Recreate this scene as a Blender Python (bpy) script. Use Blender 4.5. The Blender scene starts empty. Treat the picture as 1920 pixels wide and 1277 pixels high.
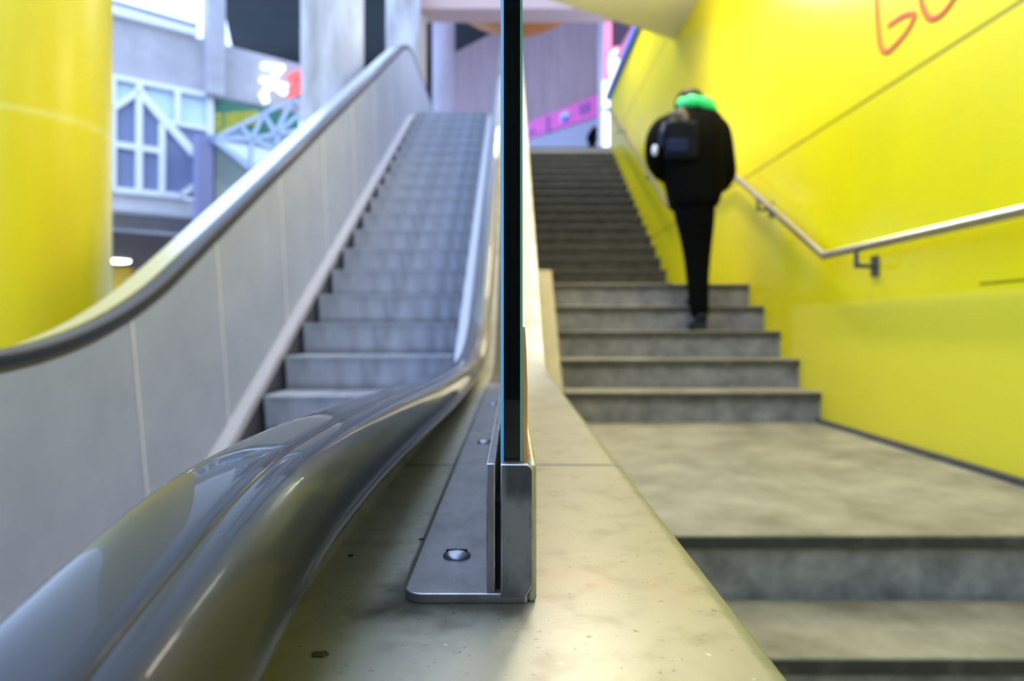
import bpy, bmesh, math, random
from mathutils import Vector, Matrix
random.seed(7)
S = bpy.context.scene
COL = S.collection
R = math.radians

# ------------------------------------------------------------------ camera
F = 1280.0      # focal length in pixels of the 1920 x 1277 frame
HY = 615.0      # image row of the horizon
cam_d = bpy.data.cameras.new('camera')
cam_d.lens = 24.0
cam_d.sensor_width = 36.0
cam_d.shift_y = -(638.5 - HY) / 1920.0
cam_d.clip_start = 0.02
cam_d.clip_end = 200
cam_d.dof.use_dof = True
cam_d.dof.focus_distance = 0.345
cam_d.dof.aperture_fstop = 7.0
cam = bpy.data.objects.new('camera', cam_d)
cam.rotation_euler = (R(90), 0, 0)
COL.objects.link(cam)
S.camera = cam

# ------------------------------------------------------------------ world, exposure, lights
W = bpy.data.worlds.new('world')
S.world = W
W.use_nodes = True
bg = W.node_tree.nodes['Background']
bg.inputs[0].default_value = (0.49, 0.66, 1.0, 1)
bg.inputs[1].default_value = 2.4
S.view_settings.view_transform = 'Standard'
S.view_settings.look = 'None'
S.view_settings.exposure = 0.42
S.view_settings.gamma = 1.0
S.view_settings.use_curve_mapping = False

def area(name, loc, rot, sx, sy, power, color):
    d = bpy.data.lights.new(name, 'AREA')
    d.shape = 'RECTANGLE'
    d.size, d.size_y, d.energy, d.color = sx, sy, power, color
    o = bpy.data.objects.new(name, d)
    o.location = loc
    o.rotation_euler = rot
    COL.objects.link(o)
    return o

# ------------------------------------------------------------------ materials
MATS = {}
def mat(name, color, rough=0.6, metal=0.0, spec=0.5, coat=0.0, noise=None, bump=None, emit=None, coat_rough=0.08):
    """noise=(scale, colour2, low, high[, stretch]); bump=(scale, strength)"""
    m = bpy.data.materials.new(name)
    m.use_nodes = True
    nt = m.node_tree
    b = nt.nodes['Principled BSDF']
    b.inputs['Base Color'].default_value = (*color, 1)
    b.inputs['Roughness'].default_value = rough
    b.inputs['Metallic'].default_value = metal
    b.inputs['Specular IOR Level'].default_value = spec
    b.inputs['Coat Weight'].default_value = coat
    b.inputs['Coat Roughness'].default_value = coat_rough
    if noise or bump:
        tc = nt.nodes.new('ShaderNodeTexCoord')
    if noise:
        mp = nt.nodes.new('ShaderNodeMapping')
        mp.inputs['Scale'].default_value = noise[4] if len(noise) > 4 else (1, 1, 1)
        nz = nt.nodes.new('ShaderNodeTexNoise')
        nz.inputs['Scale'].default_value = noise[0]
        nz.inputs['Detail'].default_value = 6
        nz.inputs['Roughness'].default_value = 0.65
        rp = nt.nodes.new('ShaderNodeValToRGB')
        rp.color_ramp.elements[0].position = noise[2]
        rp.color_ramp.elements[1].position = noise[3]
        rp.color_ramp.elements[0].color = (*color, 1)
        rp.color_ramp.elements[1].color = (*noise[1], 1)
        nt.links.new(tc.outputs['Object'], mp.inputs['Vector'])
        nt.links.new(mp.outputs[0], nz.inputs['Vector'])
        nt.links.new(nz.outputs['Fac'], rp.inputs[0])
        nt.links.new(rp.outputs[0], b.inputs['Base Color'])
    if bump:
        n2 = nt.nodes.new('ShaderNodeTexNoise')
        n2.inputs['Scale'].default_value = bump[0]
        n2.inputs['Detail'].default_value = 4
        bp = nt.nodes.new('ShaderNodeBump')
        bp.inputs['Strength'].default_value = bump[1]
        bp.inputs['Distance'].default_value = 0.01
        nt.links.new(tc.outputs['Object'], n2.inputs['Vector'])
        nt.links.new(n2.outputs['Fac'], bp.inputs['Height'])
        nt.links.new(bp.outputs[0], b.inputs['Normal'])
    if emit:
        b.inputs['Emission Color'].default_value = (*emit[0], 1)
        b.inputs['Emission Strength'].default_value = emit[1]
    MATS[name] = m
    return m

class NT:
    """small helper to chain math nodes"""
    def __init__(s, m):
        s.nt = m.node_tree
        s.b = s.nt.nodes['Principled BSDF']
        tc = s.nt.nodes.new('ShaderNodeTexCoord')
        sp = s.nt.nodes.new('ShaderNodeSeparateXYZ')
        s.nt.links.new(tc.outputs['Object'], sp.inputs[0])
        s.obj = tc.outputs['Object']
        s.x, s.y, s.z = sp.outputs
    def val(s, sock, v):
        if isinstance(v, (int, float)): sock.default_value = v
        else: s.nt.links.new(v, sock)
    def op(s, kind, a, b=0.0, c=0.0):
        n = s.nt.nodes.new('ShaderNodeMath'); n.operation = kind
        s.val(n.inputs[0], a); s.val(n.inputs[1], b); s.val(n.inputs[2], c)
        return n.outputs[0]
    def line(s, v, at, half):            # 1 inside |v-at|<half
        return s.op('LESS_THAN', s.op('ABSOLUTE', s.op('SUBTRACT', v, at)), half)
    def soft(s, v, lo, hi):              # smooth 0..1
        n = s.nt.nodes.new('ShaderNodeMapRange'); n.interpolation_type = 'SMOOTHSTEP'
        s.val(n.inputs['Value'], v)
        n.inputs['From Min'].default_value = lo; n.inputs['From Max'].default_value = hi
        return n.outputs[0]
    def noise(s, scale, stretch=(1, 1, 1), detail=5):
        mp = s.nt.nodes.new('ShaderNodeMapping'); mp.inputs['Scale'].default_value = stretch
        nz = s.nt.nodes.new('ShaderNodeTexNoise'); nz.inputs['Scale'].default_value = scale; nz.inputs['Detail'].default_value = detail
        s.nt.links.new(s.obj, mp.inputs[0]); s.nt.links.new(mp.outputs[0], nz.inputs['Vector'])
        return nz.outputs['Fac']
    def mix(s, fac, a, b):
        n = s.nt.nodes.new('ShaderNodeMix'); n.data_type = 'RGBA'
        s.val(n.inputs[0], fac)
        for sock, v in ((n.inputs[6], a), (n.inputs[7], b)):
            if isinstance(v, tuple): sock.default_value = (*v, 1)
            else: s.nt.links.new(v, sock)
        return n.outputs[2]
    def color(s, c): s.nt.links.new(c, s.b.inputs['Base Color'])

M_conc = mat('concrete', (0.50, 0.49, 0.53), 0.85, noise=(2.5, (0.38, 0.37, 0.41), 0.35, 0.75))
M_conc_light = mat('pale_concrete', (0.66, 0.66, 0.70), 0.85, noise=(2.0, (0.50, 0.50, 0.54), 0.4, 0.8))
M_lav = mat('mauve_board_concrete', (0.50, 0.37, 0.42), 0.85, noise=(2.2, (0.38, 0.27, 0.30), 0.3, 0.7, (3, 3, 0.25)))
M_stone = mat('stair_stone', (0.12, 0.11, 0.075), 0.55, noise=(4.5, (0.30, 0.28, 0.215), 0.28, 0.66), bump=(60, 0.1))
M_riser = mat('riser_stone', (0.12, 0.12, 0.138), 0.65, noise=(8, (0.33, 0.33, 0.36), 0.3, 0.75), bump=(60, 0.1))
M_riser_dark = mat('dark_riser_stone', (0.042, 0.040, 0.032), 0.75, spec=0.2, noise=(8, (0.085, 0.082, 0.07), 0.35, 0.75))  # darker stone and treads, used on the upper flight alone
M_tread_dark = mat('dark_tread_stone', (0.042, 0.040, 0.031), 0.75, spec=0.2, noise=(9, (0.085, 0.078, 0.062), 0.35, 0.75))
M_riser_pale = mat('speckled_pale_riser', (0.17, 0.17, 0.20), 0.6, noise=(11, (0.46, 0.46, 0.52), 0.3, 0.72), bump=(60, 0.1))
M_nose = mat('worn_dark_nosing', (0.05, 0.05, 0.055), 0.6, noise=(16, (0.13, 0.13, 0.13), 0.5, 0.8))
M_soffit = mat('cream_soffit', (0.78, 0.76, 0.66), 0.8)
M_dark = mat('dark_roof_steel', (0.012, 0.026, 0.03), 0.85, noise=(0.6, (0.03, 0.032, 0.042), 0.4, 0.7))
M_panel = mat('grey_balustrade_steel', (0.33, 0.36, 0.45), 0.6, spec=0.25, noise=(3, (0.27, 0.295, 0.375), 0.3, 0.75, (1, 1, 1)))
M_trim = mat('pale_trim_aluminium', (0.52, 0.50, 0.52), 0.4, metal=0.5)
M_joint = mat('pale_joint_strip', (0.62, 0.62, 0.64), 0.6)
M_outer = mat('bright_outer_deck_steel', (0.78, 0.79, 0.82), 0.28, metal=0.9)
M_skirt = mat('dark_skirt_steel', (0.07, 0.07, 0.08), 0.45, metal=0.3)
M_rubber = mat('black_handrail_rubber', (0.024, 0.025, 0.030), 0.42, spec=0.3, coat=1.0, coat_rough=0.02)
M_rubber.node_tree.nodes['Principled BSDF'].inputs['Coat IOR'].default_value = 1.115
M_plate = mat('worn_grey_steel', (0.23, 0.225, 0.228), 0.42, metal=0.65, noise=(55, (0.13, 0.125, 0.125), 0.42, 0.78, (1, 0.5, 0.4)), bump=(300, 0.03))
M_cap = mat('dull_dark_steel', (0.19, 0.185, 0.185), 0.5, metal=0.4, bump=(250, 0.04))
_n = NT(M_cap)
_a, _b = _n.noise(70, (1, 1, 0.5)), _n.noise(160, (1, 1, 0.6))
_c = _n.mix(_n.soft(_a, 0.35, 0.7), (0.21, 0.20, 0.195), (0.095, 0.09, 0.088))
_c = _n.mix(_n.op('MULTIPLY', _n.soft(_b, 0.55, 0.72), 0.6), _c, (0.04, 0.04, 0.04))
_s = _n.op('MULTIPLY', _n.soft(_n.op('ADD', _n.z, _n.op('MULTIPLY', _a, 0.012)), -0.084, -0.072), _n.soft(_n.op('ADD', _n.x, _n.op('MULTIPLY', _b, 0.004)), -0.003, 0.001))
_c = _n.mix(_n.op('MULTIPLY', _s, 0.75), _c, (0.03, 0.03, 0.03))
_n.color(_c)
M_screw = mat('polished_screw_steel', (0.30, 0.30, 0.32), 0.33, metal=0.9)
M_clamp = mat('scuffed_pale_clamp', (0.50, 0.48, 0.38), 0.45, metal=0.3, noise=(120, (0.25, 0.23, 0.17), 0.5, 0.8, (1, 1, 0.4)))
M_edge = mat('rubbed_highlight_edge', (0.50, 0.49, 0.48), 0.35, metal=0.8, noise=(90, (0.26, 0.25, 0.25), 0.45, 0.7))  # paler bevel faces: edge highlights put into the colour, with some rubbing
M_black = mat('black_gap', (0.01, 0.01, 0.01), 0.9)
M_wood = mat('raw_wood', (0.72, 0.34, 0.09), 0.7, noise=(60, (0.34, 0.16, 0.05), 0.45, 0.75, (1, 1, 0.15)))
M_chrome = mat('brushed_handrail_steel', (0.62, 0.59, 0.52), 0.3, metal=1.0)
M_bracket = mat('dark_bracket_steel', (0.08, 0.09, 0.12), 0.5, metal=0.4)
M_white_frame = mat('white_frame_paint', (0.82, 0.84, 0.88), 0.5)
M_pane_light = mat('pale_blue_pane', (0.62, 0.80, 0.95), 0.3)
M_pane_dark = mat('slate_blue_pane', (0.19, 0.23, 0.40), 0.3)
M_post = mat('slate_post', (0.22, 0.23, 0.40), 0.5)
M_ochre = mat('ochre_cap', (0.42, 0.34, 0.22), 0.6)
M_greenpanel = mat('pale_green_panel', (0.40, 0.47, 0.44), 0.5)
M_banner = mat('green_banner', (0.04, 0.20, 0.13), 0.6)
M_letters = mat('yellow_letters', (0.62, 0.55, 0.03), 0.6)
M_brown = mat('brown_underside', (0.10, 0.075, 0.065), 0.8)
M_amber = mat('amber_wall', (0.85, 0.52, 0.02), 0.6)
M_orange = mat('burnt_orange', (0.55, 0.20, 0.02), 0.6)
M_magenta = mat('magenta_sign', (1.0, 0.17, 0.64), 0.5)
M_shop = mat('blue_grey_shopfront', (0.42, 0.46, 0.62), 0.6)
M_purple = mat('violet_mark', (0.30, 0.16, 0.55), 0.5)
M_blue = mat('blue_band', (0.06, 0.18, 0.95), 0.5)
M_pinkpaint = mat('pink_paint', (0.85, 0.25, 0.32), 0.5)
M_glow = mat('white_sign_light', (0.9, 0.95, 1), 0.5, emit=((0.90, 0.97, 1), 1.0))
M_glow_red = mat('red_sign_light', (0.9, 0.1, 0.1), 0.5, emit=((1.0, 0.09, 0.07), 0.9))
M_glow_pink = mat('pink_sign_light', (0.9, 0.3, 0.4), 0.5, emit=((1.0, 0.22, 0.34), 0.8))
M_lamp = mat('lamp_diffuser', (1, 1, 1), 0.5, emit=((1.0, 0.93, 0.80), 9.0))
M_lamp_warm = mat('warm_lamp_diffuser', (1, 1, 1), 0.5, emit=((1.0, 0.90, 0.72), 9.0))
M_spray = mat('red_spray_paint', (0.66, 0.07, 0.012), 0.6)
M_skin = mat('skin', (0.55, 0.36, 0.28), 0.55)
M_hair = mat('black_hair', (0.008, 0.006, 0.006), 0.7, spec=0.2)
M_coat = mat('black_coat_cloth', (0.0025, 0.0025, 0.003), 0.9, spec=0.06)
M_trouser = mat('black_trouser_cloth', (0.0025, 0.0025, 0.003), 0.9, spec=0.06)
M_shoe = mat('dark_blue_shoe', (0.006, 0.012, 0.03), 0.5)
M_scarf = mat('bright_green_scarf', (0.03, 0.75, 0.22), 0.75)
M_pack = mat('navy_pack_cloth', (0.003, 0.004, 0.012), 0.8, spec=0.15)
M_packlight = mat('blue_pocket_cloth', (0.004, 0.010, 0.06), 0.7, spec=0.2)
M_reflector = mat('pale_highlight', (0.75, 0.82, 1.0), 0.3)
M_fur = mat('grey_fur', (0.16, 0.14, 0.135), 0.9, noise=(60, (0.06, 0.05, 0.05), 0.4, 0.7))
M_dirt = mat('dark_scab', (0.05, 0.045, 0.03), 0.8)
M_floor = mat('grey_floor', (0.30, 0.29, 0.29), 0.6)

# yellow wall: gloss paint, panel joints, a paler repainted patch low down
M_wall = mat('yellow_wall_paint', (0.86, 0.74, 0.0), 0.32, spec=0.35)
n = NT(M_wall)
j1 = n.line(n.z, 1.13, 0.008)
j2 = n.line(n.z, 3.28, 0.010)
j3 = n.op('MULTIPLY', n.line(n.z, 0.165, 0.006), n.op('LESS_THAN', n.y, 2.57))
j4 = n.op('MULTIPLY', n.line(n.y, 4.13, 0.004), n.op('GREATER_THAN', n.z, 1.13))
joint = n.op('MAXIMUM', n.op('MAXIMUM', j1, j2), j3)
patch = n.op('MULTIPLY', n.soft(n.z, 0.15, 0.13), n.soft(n.y, 4.35, 4.25))
base = n.mix(n.soft(n.noise(1.1), 0.3, 0.7), (0.74, 0.655, 0.0), (0.68, 0.61, 0.004))
c = n.mix(n.op('MULTIPLY', patch, 0.8), base, (0.76, 0.67, 0.05))
c = n.mix(n.op('MULTIPLY', j4, 0.25), c, (0.45, 0.40, 0.0))
c = n.mix(n.op('MULTIPLY', joint, 0.8), c, (0.13, 0.11, 0.0))
n.color(c)

M_ycol = mat('yellow_column_paint', (0.86, 0.70, 0.004), 0.35, spec=0.4)
n = NT(M_ycol)
c = n.mix(n.soft(n.noise(1.5, (1, 1, 0.15)), 0.35, 0.7), (0.78, 0.62, 0.004), (0.72, 0.54, 0.0))
c = n.mix(n.op('MULTIPLY', n.line(n.z, 1.365, 0.02), 0.25), c, (0.9, 0.8, 0.3))
n.color(c)

# steel deck beside the glass: worn, dirty, with a smear of pink paint
M_deck = mat('worn_steel_deck', (0.46, 0.43, 0.33), 0.36, metal=0.35)
n = NT(M_deck)
n1 = n.noise(9, (1, 0.6, 1))
n2 = n.noise(45)
n3 = n.noise(150)
c = n.mix(n.soft(n1, 0.35, 0.7), (0.385, 0.36, 0.295), (0.28, 0.26, 0.20))
c = n.mix(n.op('MULTIPLY', n.soft(n2, 0.46, 0.76), 0.45), c, (0.17, 0.15, 0.10))
c = n.mix(n.op('MULTIPLY', n.soft(n.noise(260), 0.66, 0.72), 0.6), c, (0.10, 0.085, 0.055))
c = n.mix(n.op('MULTIPLY', n.soft(n3, 0.70, 0.76), 0.6), c, (0.72, 0.70, 0.60))
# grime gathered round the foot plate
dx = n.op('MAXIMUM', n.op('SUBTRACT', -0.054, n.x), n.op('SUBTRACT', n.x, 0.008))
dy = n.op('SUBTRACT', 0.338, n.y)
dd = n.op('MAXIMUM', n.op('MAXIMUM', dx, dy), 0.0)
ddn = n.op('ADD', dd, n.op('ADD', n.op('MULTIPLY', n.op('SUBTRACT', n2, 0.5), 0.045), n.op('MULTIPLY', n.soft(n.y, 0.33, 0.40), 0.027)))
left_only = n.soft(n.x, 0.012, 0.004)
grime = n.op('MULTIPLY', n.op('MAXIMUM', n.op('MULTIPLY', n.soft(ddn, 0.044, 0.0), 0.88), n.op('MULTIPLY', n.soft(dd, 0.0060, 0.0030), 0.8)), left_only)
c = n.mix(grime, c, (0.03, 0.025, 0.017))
pk = n.op('MULTIPLY', n.op('MULTIPLY', n.soft(n.y, 0.325, 0.345), n.soft(n.y, 0.40, 0.365)), n.op('MULTIPLY', n.soft(n.x, 0.008, 0.02), n.soft(n.x, 0.10, 0.05)))
c = n.mix(n.op('MULTIPLY', n.op('MULTIPLY', pk, n.soft(n1, 0.3, 0.6)), 0.7), c, (0.66, 0.20, 0.20))
c = n.mix(n.line(n.y, 0.68, 0.003), c, (0.04, 0.035, 0.025))
n.color(c)
clean = n.op('SUBTRACT', 1.0, grime)
n.nt.links.new(n.op('ADD', n.op('ADD', 0.27, n.op('MULTIPLY', n1, 0.24)), n.op('MULTIPLY', grime, 0.4)), n.b.inputs['Roughness'])
n.nt.links.new(n.op('MULTIPLY', clean, 0.5), n.b.inputs['Specular IOR Level'])
n.nt.links.new(n.op('MULTIPLY', clean, 0.35), n.b.inputs['Metallic'])
bp_ = n.nt.nodes.new('ShaderNodeBump'); bp_.inputs['Strength'].default_value = 0.035; bp_.inputs['Distance'].default_value = 0.002
n.nt.links.new(n.noise(420, (0.3, 1, 1)), bp_.inputs['Height']); n.nt.links.new(bp_.outputs[0], n.b.inputs['Normal'])

# escalator steps: ribbed metal
M_estep = mat('ribbed_step_metal', (0.36, 0.37, 0.39), 0.5, metal=0.1)
n = NT(M_estep)
w = n.op('SINE', n.op('MULTIPLY', n.x, 2 * math.pi / 0.0095))
stain = n.soft(n.noise(6, (1.6, 0.3, 0.3)), 0.3, 0.72)
c = n.mix(stain, (0.55, 0.59, 0.68), (0.32, 0.335, 0.38))
worn = n.op('MULTIPLY', n.soft(n.z, -0.03, -0.004), n.soft(n.y, 0.03, 0.01))
c = n.mix(n.op('MULTIPLY', worn, 0.5), c, (0.72, 0.74, 0.80))
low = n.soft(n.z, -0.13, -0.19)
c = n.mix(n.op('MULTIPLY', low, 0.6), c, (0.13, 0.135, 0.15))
c = n.mix(n.op('MULTIPLY', n.soft(w, -0.2, -0.9), 0.6), c, (0.07, 0.07, 0.075))
n.color(c)

# glass: clear green-tinted body, ground arrises
M_glass = bpy.data.materials.new('green_glass')
M_glass.use_nodes = True
nt = M_glass.node_tree
for nd in list(nt.nodes): nt.nodes.remove(nd)
out = nt.nodes.new('ShaderNodeOutputMaterial')
g = nt.nodes.new('ShaderNodeBsdfGlass'); g.inputs['IOR'].default_value = 1.5; g.inputs['Roughness'].default_value = 0.0
g.inputs['Color'].default_value = (0.97, 1, 0.985, 1)
va = nt.nodes.new('ShaderNodeVolumeAbsorption'); va.inputs['Color'].default_value = (0.03, 0.42, 0.40, 1); va.inputs['Density'].default_value = 9.0
nt.links.new(g.outputs[0], out.inputs['Surface']); nt.links.new(va.outputs[0], out.inputs['Volume'])
M_arris = mat('ground_glass_edge', (0.09, 0.36, 0.46), 0.4, spec=0.5)

# ------------------------------------------------------------------ mesh helpers
def P(px, py, d):
    """the point seen at that pixel of the photograph, at depth d along the view"""
    return Vector(((px - 960.0) / F * d, d, (HY - py) / F * d))

class MB:
    def __init__(s): s.bm = bmesh.new(); s.mi = 0
    def face(s, vs, mi=None):
        f = s.bm.faces.new(vs); f.material_index = s.mi if mi is None else mi; return f
    def box(s, x0, x1, y0, y1, z0, z1):
        v = [s.bm.verts.new((x, y, z)) for x in (x0, x1) for y in (y0, y1) for z in (z0, z1)]
        for q in ((0, 1, 3, 2), (4, 6, 7, 5), (0, 4, 5, 1), (2, 3, 7, 6), (0, 2, 6, 4), (1, 5, 7, 3)):
            s.face([v[i] for i in q])
        return s
    def prism(s, pts, ext):
        """closed polygon (3-D points) pushed by vector ext"""
        a = [s.bm.verts.new(p) for p in pts]
        b = [s.bm.verts.new(Vector(p) + Vector(ext)) for p in pts]
        s.face(a); s.face(b[::-1])
        k = len(a)
        for i in range(k): s.face([a[i], b[i], b[(i + 1) % k], a[(i + 1) % k]])
        return s
    def rings(s, rings, closed_ends=True):
        vr = [[s.bm.verts.new(p) for p in r] for r in rings]
        k = len(vr[0])
        for a, b in zip(vr, vr[1:]):
            for i in range(k): s.face([a[i], a[(i + 1) % k], b[(i + 1) % k], b[i]])
        if closed_ends: s.face(vr[0][::-1]); s.face(vr[-1])
        return s
    def tube(s, pts, r, seg=14):
        pts = [Vector(p) for p in pts]
        rs = r if isinstance(r, (list, tuple)) else [r] * len(pts)
        out = []
        up0 = None
        for i, p in enumerate(pts):
            t0 = (pts[i] - pts[i - 1]).normalized() if i else (pts[1] - pts[0]).normalized()
            t1 = (pts[i + 1] - pts[i]).normalized() if i < len(pts) - 1 else t0
            t = (t0 + t1).normalized()
            u = Vector((0, 0, 1)) if abs(t.z) < 0.9 else Vector((1, 0, 0))
            if up0 is not None: u = up0
            a = (u - t * u.dot(t)).normalized(); b = t.cross(a); up0 = a
            k = 1 / max(0.4, t.dot(t1))
            out.append([p + (a * math.cos(2 * math.pi * j / seg) + b * math.sin(2 * math.pi * j / seg)) * rs[i] * (k if 0 < i < len(pts) - 1 else 1) for j in range(seg)])
        return s.rings(out)
    def cyl(s, base, top, r0, r1=None, seg=32):
        return s.tube([base, top], [r0, r0 if r1 is None else r1], seg)
    def ball(s, c, rx, ry, rz, seg=20, rows=12, rot=None):
        ret = bmesh.ops.create_uvsphere(s.bm, u_segments=seg, v_segments=rows, radius=1)
        for v in ret['verts']:
            q = Vector((v.co.x * rx, v.co.y * ry, v.co.z * rz))
            if rot: q = rot @ q
            v.co = q + Vector(c)
        return s
    def lathe(s, prof, c=(0, 0, 0), seg=40):
        return s.rings([[Vector(c) + Vector((r * math.cos(2 * math.pi * j / seg), r * math.sin(2 * math.pi * j / seg), z)) for j in range(seg)] for r, z in prof])
    def build(s, name, m, parent=None, smooth=False, bevel=0, bseg=3, angle=40, edge=False):
        bmesh.ops.recalc_face_normals(s.bm, faces=s.bm.faces)
        me = bpy.data.meshes.new(name); s.bm.to_mesh(me); s.bm.free()
        for q in (m if isinstance(m, (list, tuple)) else [m]): me.materials.append(q)
        if smooth:
            for p in me.polygons: p.use_smooth = True
            me.set_sharp_from_angle(angle=R(angle))
        o = bpy.data.objects.new(name, me); COL.objects.link(o)
        if parent is not None:
            o.parent = parent
            o.matrix_parent_inverse = parent.matrix_world.inverted() if parent.type != 'EMPTY' else Matrix.Translation(-parent.location)
        if bevel:
            bv = o.modifiers.new('bevel', 'BEVEL'); bv.width = bevel; bv.segments = bseg; bv.limit_method = 'ANGLE'; bv.angle_limit = R(35)
            if edge: me.materials.append(M_edge); bv.material = len(me.materials) - 1
            if not smooth:
                for p in me.polygons: p.use_smooth = True
                me.set_sharp_from_angle(angle=R(60))
        return o

def tag(o, label, cat, group=None, kind=None):
    o['label'] = label; o['category'] = cat
    if group: o['group'] = group
    if kind: o['kind'] = kind
    return o

def thing(name, label, cat, loc, group=None):
    o = bpy.data.objects.new(name, None); o.location = loc; o.empty_display_size = 0.1
    COL.objects.link(o)
    return tag(o, label, cat, group)

def struct(o, label=None, cat=None):
    o['kind'] = 'structure'
    if label: o['label'] = label
    if cat: o['category'] = cat
    return o

def sweep(mb, prof, path):
    """prof: (x, n) pairs across; path: (y, z) points; n runs along the path's normal"""
    rg = []
    for i, (y, z) in enumerate(path):
        a = path[max(0, i - 1)]; b = path[min(len(path) - 1, i + 1)]
        t = Vector((b[0] - a[0], b[1] - a[1])).normalized()
        nrm = Vector((-t.y, t.x))
        rg.append([Vector((x, y + nrm.x * h, z + nrm.y * h)) for x, h in prof])
    return mb.rings(rg)

SL = 0.57                      # slope of the escalator
def run(z_flat, C, d0, d1, T=0.5, near=None, top=None, steps=14):
    """path of a line that is flat, then climbs z = SL*y - C; optional near z(y) and flat top (z)"""
    yk = (C + z_flat) / SL
    pts = []
    y = d0
    while y < yk - T - 1e-6:
        pts.append((y, near(y) if near else z_flat)); y += 0.02
    za = near(yk - T) if near else z_flat
    A, B, Cc = Vector((yk - T, za)), Vector((yk, z_flat)), Vector((yk + T, z_flat + SL * T))
    for i in range(steps + 1):
        u = i / steps
        q = A * (1 - u) ** 2 + B * 2 * u * (1 - u) + Cc * u * u
        pts.append((q.x, q.y))
    if top is None:
        pts.append((d1, SL * d1 - C)); return pts
    y2 = (top + C) / SL; T2 = 0.55
    A, B, Cc = Vector((y2 - T2, top - SL * T2)), Vector((y2, top)), Vector((y2 + T2, top))
    for i in range(steps + 1):
        u = i / steps
        q = A * (1 - u) ** 2 + B * 2 * u * (1 - u) + Cc * u * u
        pts.append((q.x, q.y))
    pts.append((d1, top))
    return pts

# ================================================================== SETTING
Z_LOW, Z_LAND, Z_LAND2, Z_TOP, Z_ESC = -1.15, -0.537, 0.328, 3.20, 2.95
XW = 1.76
mb = MB().box(XW, XW + 0.18, -3.0, 12.3, Z_LOW, 4.12)
struct(mb.build('wall_right', M_wall), 'glossy yellow panelled wall running up beside the stairs', 'wall')
mb = MB().box(1.69, XW + 0.2, 7.6, 12.35, 4.12, 4.20)
struct(mb.build('trim_3', M_blue), 'blue band along the far top edge of the yellow wall', 'trim')
mb = MB().box(-14, 2.2, -5, 24, Z_LOW - 0.2, Z_LOW)
struct(mb.build('floor', M_floor), 'grey floor of the lower level', 'floor')
mb = MB().prism([(0.25, -3, 3.12), (XW, -3, 3.12), (XW, 7.4, 3.12), (0.74, 6.74, 3.12), (0.25, 6.42, 3.12)], (0, 0, 0.5))
struct(mb.build('ceiling', M_soffit), 'pale cream soffit over the lower stairs', 'ceiling')
mb = MB().box(0.13, 6.0, 12.06, 24, Z_TOP - 0.3, Z_TOP)
struct(mb.build('floor_upper', M_floor), 'floor of the upper level at the head of the stairs', 'floor')
mb = MB().box(-1.95, 0.12, 9.9, 24, Z_ESC - 0.3, Z_ESC)
struct(mb.build('floor_landing', M_floor), 'floor of the upper level at the head of the escalator', 'floor')
struct(MB().box(-7, XW + 0.2, -4.2, -4.0, Z_LOW, 2.5).build('wall_rear_added', mat('added_dark_wall', (0.06, 0.06, 0.065), 0.8)), 'unseen dark wall added behind the viewpoint to darken reflections', 'wall')  # added out of view to darken what the glass and clamp reflect
# dark edge strip where floor meets yellow wall
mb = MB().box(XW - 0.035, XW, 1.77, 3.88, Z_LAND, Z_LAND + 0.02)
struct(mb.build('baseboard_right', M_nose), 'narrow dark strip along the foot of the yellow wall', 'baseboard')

# ------------------------------------------------------------------ stairs
def stair(name, label, y0, z0, rise, going, count, xl, xr, y_end, nosing=0.036, m_riser=None, m_tread=None):
    t = thing(name, label, 'stairs', ((xl + xr) / 2, y0, z0))
    struct(t)
    for k in range(count):
        y, z = y0 + going * k, z0 + rise * (k + 1)
        yb = y + going + 0.02 if k < count - 1 else y_end
        st = MB().box(xl, xr, y + 0.018, yb, z - rise - (0.25 if k else 0.0), z - nosing).build('step', m_riser or M_riser, t)
        sl = MB().box(xl, xr, y, yb - (0.02 if k < count - 1 else 0), z - nosing, z).build('tread', m_tread or M_stone, t, bevel=0.006)
        MB().box(xl, xr, y - 0.0015, y + 0.012, z - nosing + 0.001, z - 0.006).build('nosing', M_nose, sl)
    return t
stair('lower_staircase', 'two broad grey stone steps below the landing, at the bottom right', 1.454 - 0.317, Z_LAND - 0.166 * 3, 0.166, 0.3165, 3, 0.114, XW, 3.9, m_riser=M_riser_pale)
stair('middle_staircase', 'short flight of five grey stone steps the person is climbing', 3.88, Z_LAND, 0.173, 0.295, 5, 0.30, XW, 7.5)
stair('upper_staircase', 'long far flight of grey stone steps leading to the upper level', 7.5, Z_LAND2, (Z_TOP - Z_LAND2) / 17, 0.285, 17, 0.13, XW, 12.2, m_riser=M_riser_dark, m_tread=M_tread_dark)
# landing and kerb beside the steps
mb = MB().prism([(0.125, 3.70, Z_LAND), (0.125, 5.18, 0.44), (0.125, 7.5, 0.44), (0.125, 7.5, -0.6), (0.125, 3.70, -0.6)], (0.175, 0, 0))
tag(mb.build('stair_kerb', mat('ochre_kerb_paint', (0.27, 0.24, 0.12), 0.6, noise=(6, (0.22, 0.19, 0.10), 0.4, 0.7)), bevel=0.01), 'sloping yellowish kerb between the escalator cladding and the middle flight of steps', 'kerb')

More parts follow.
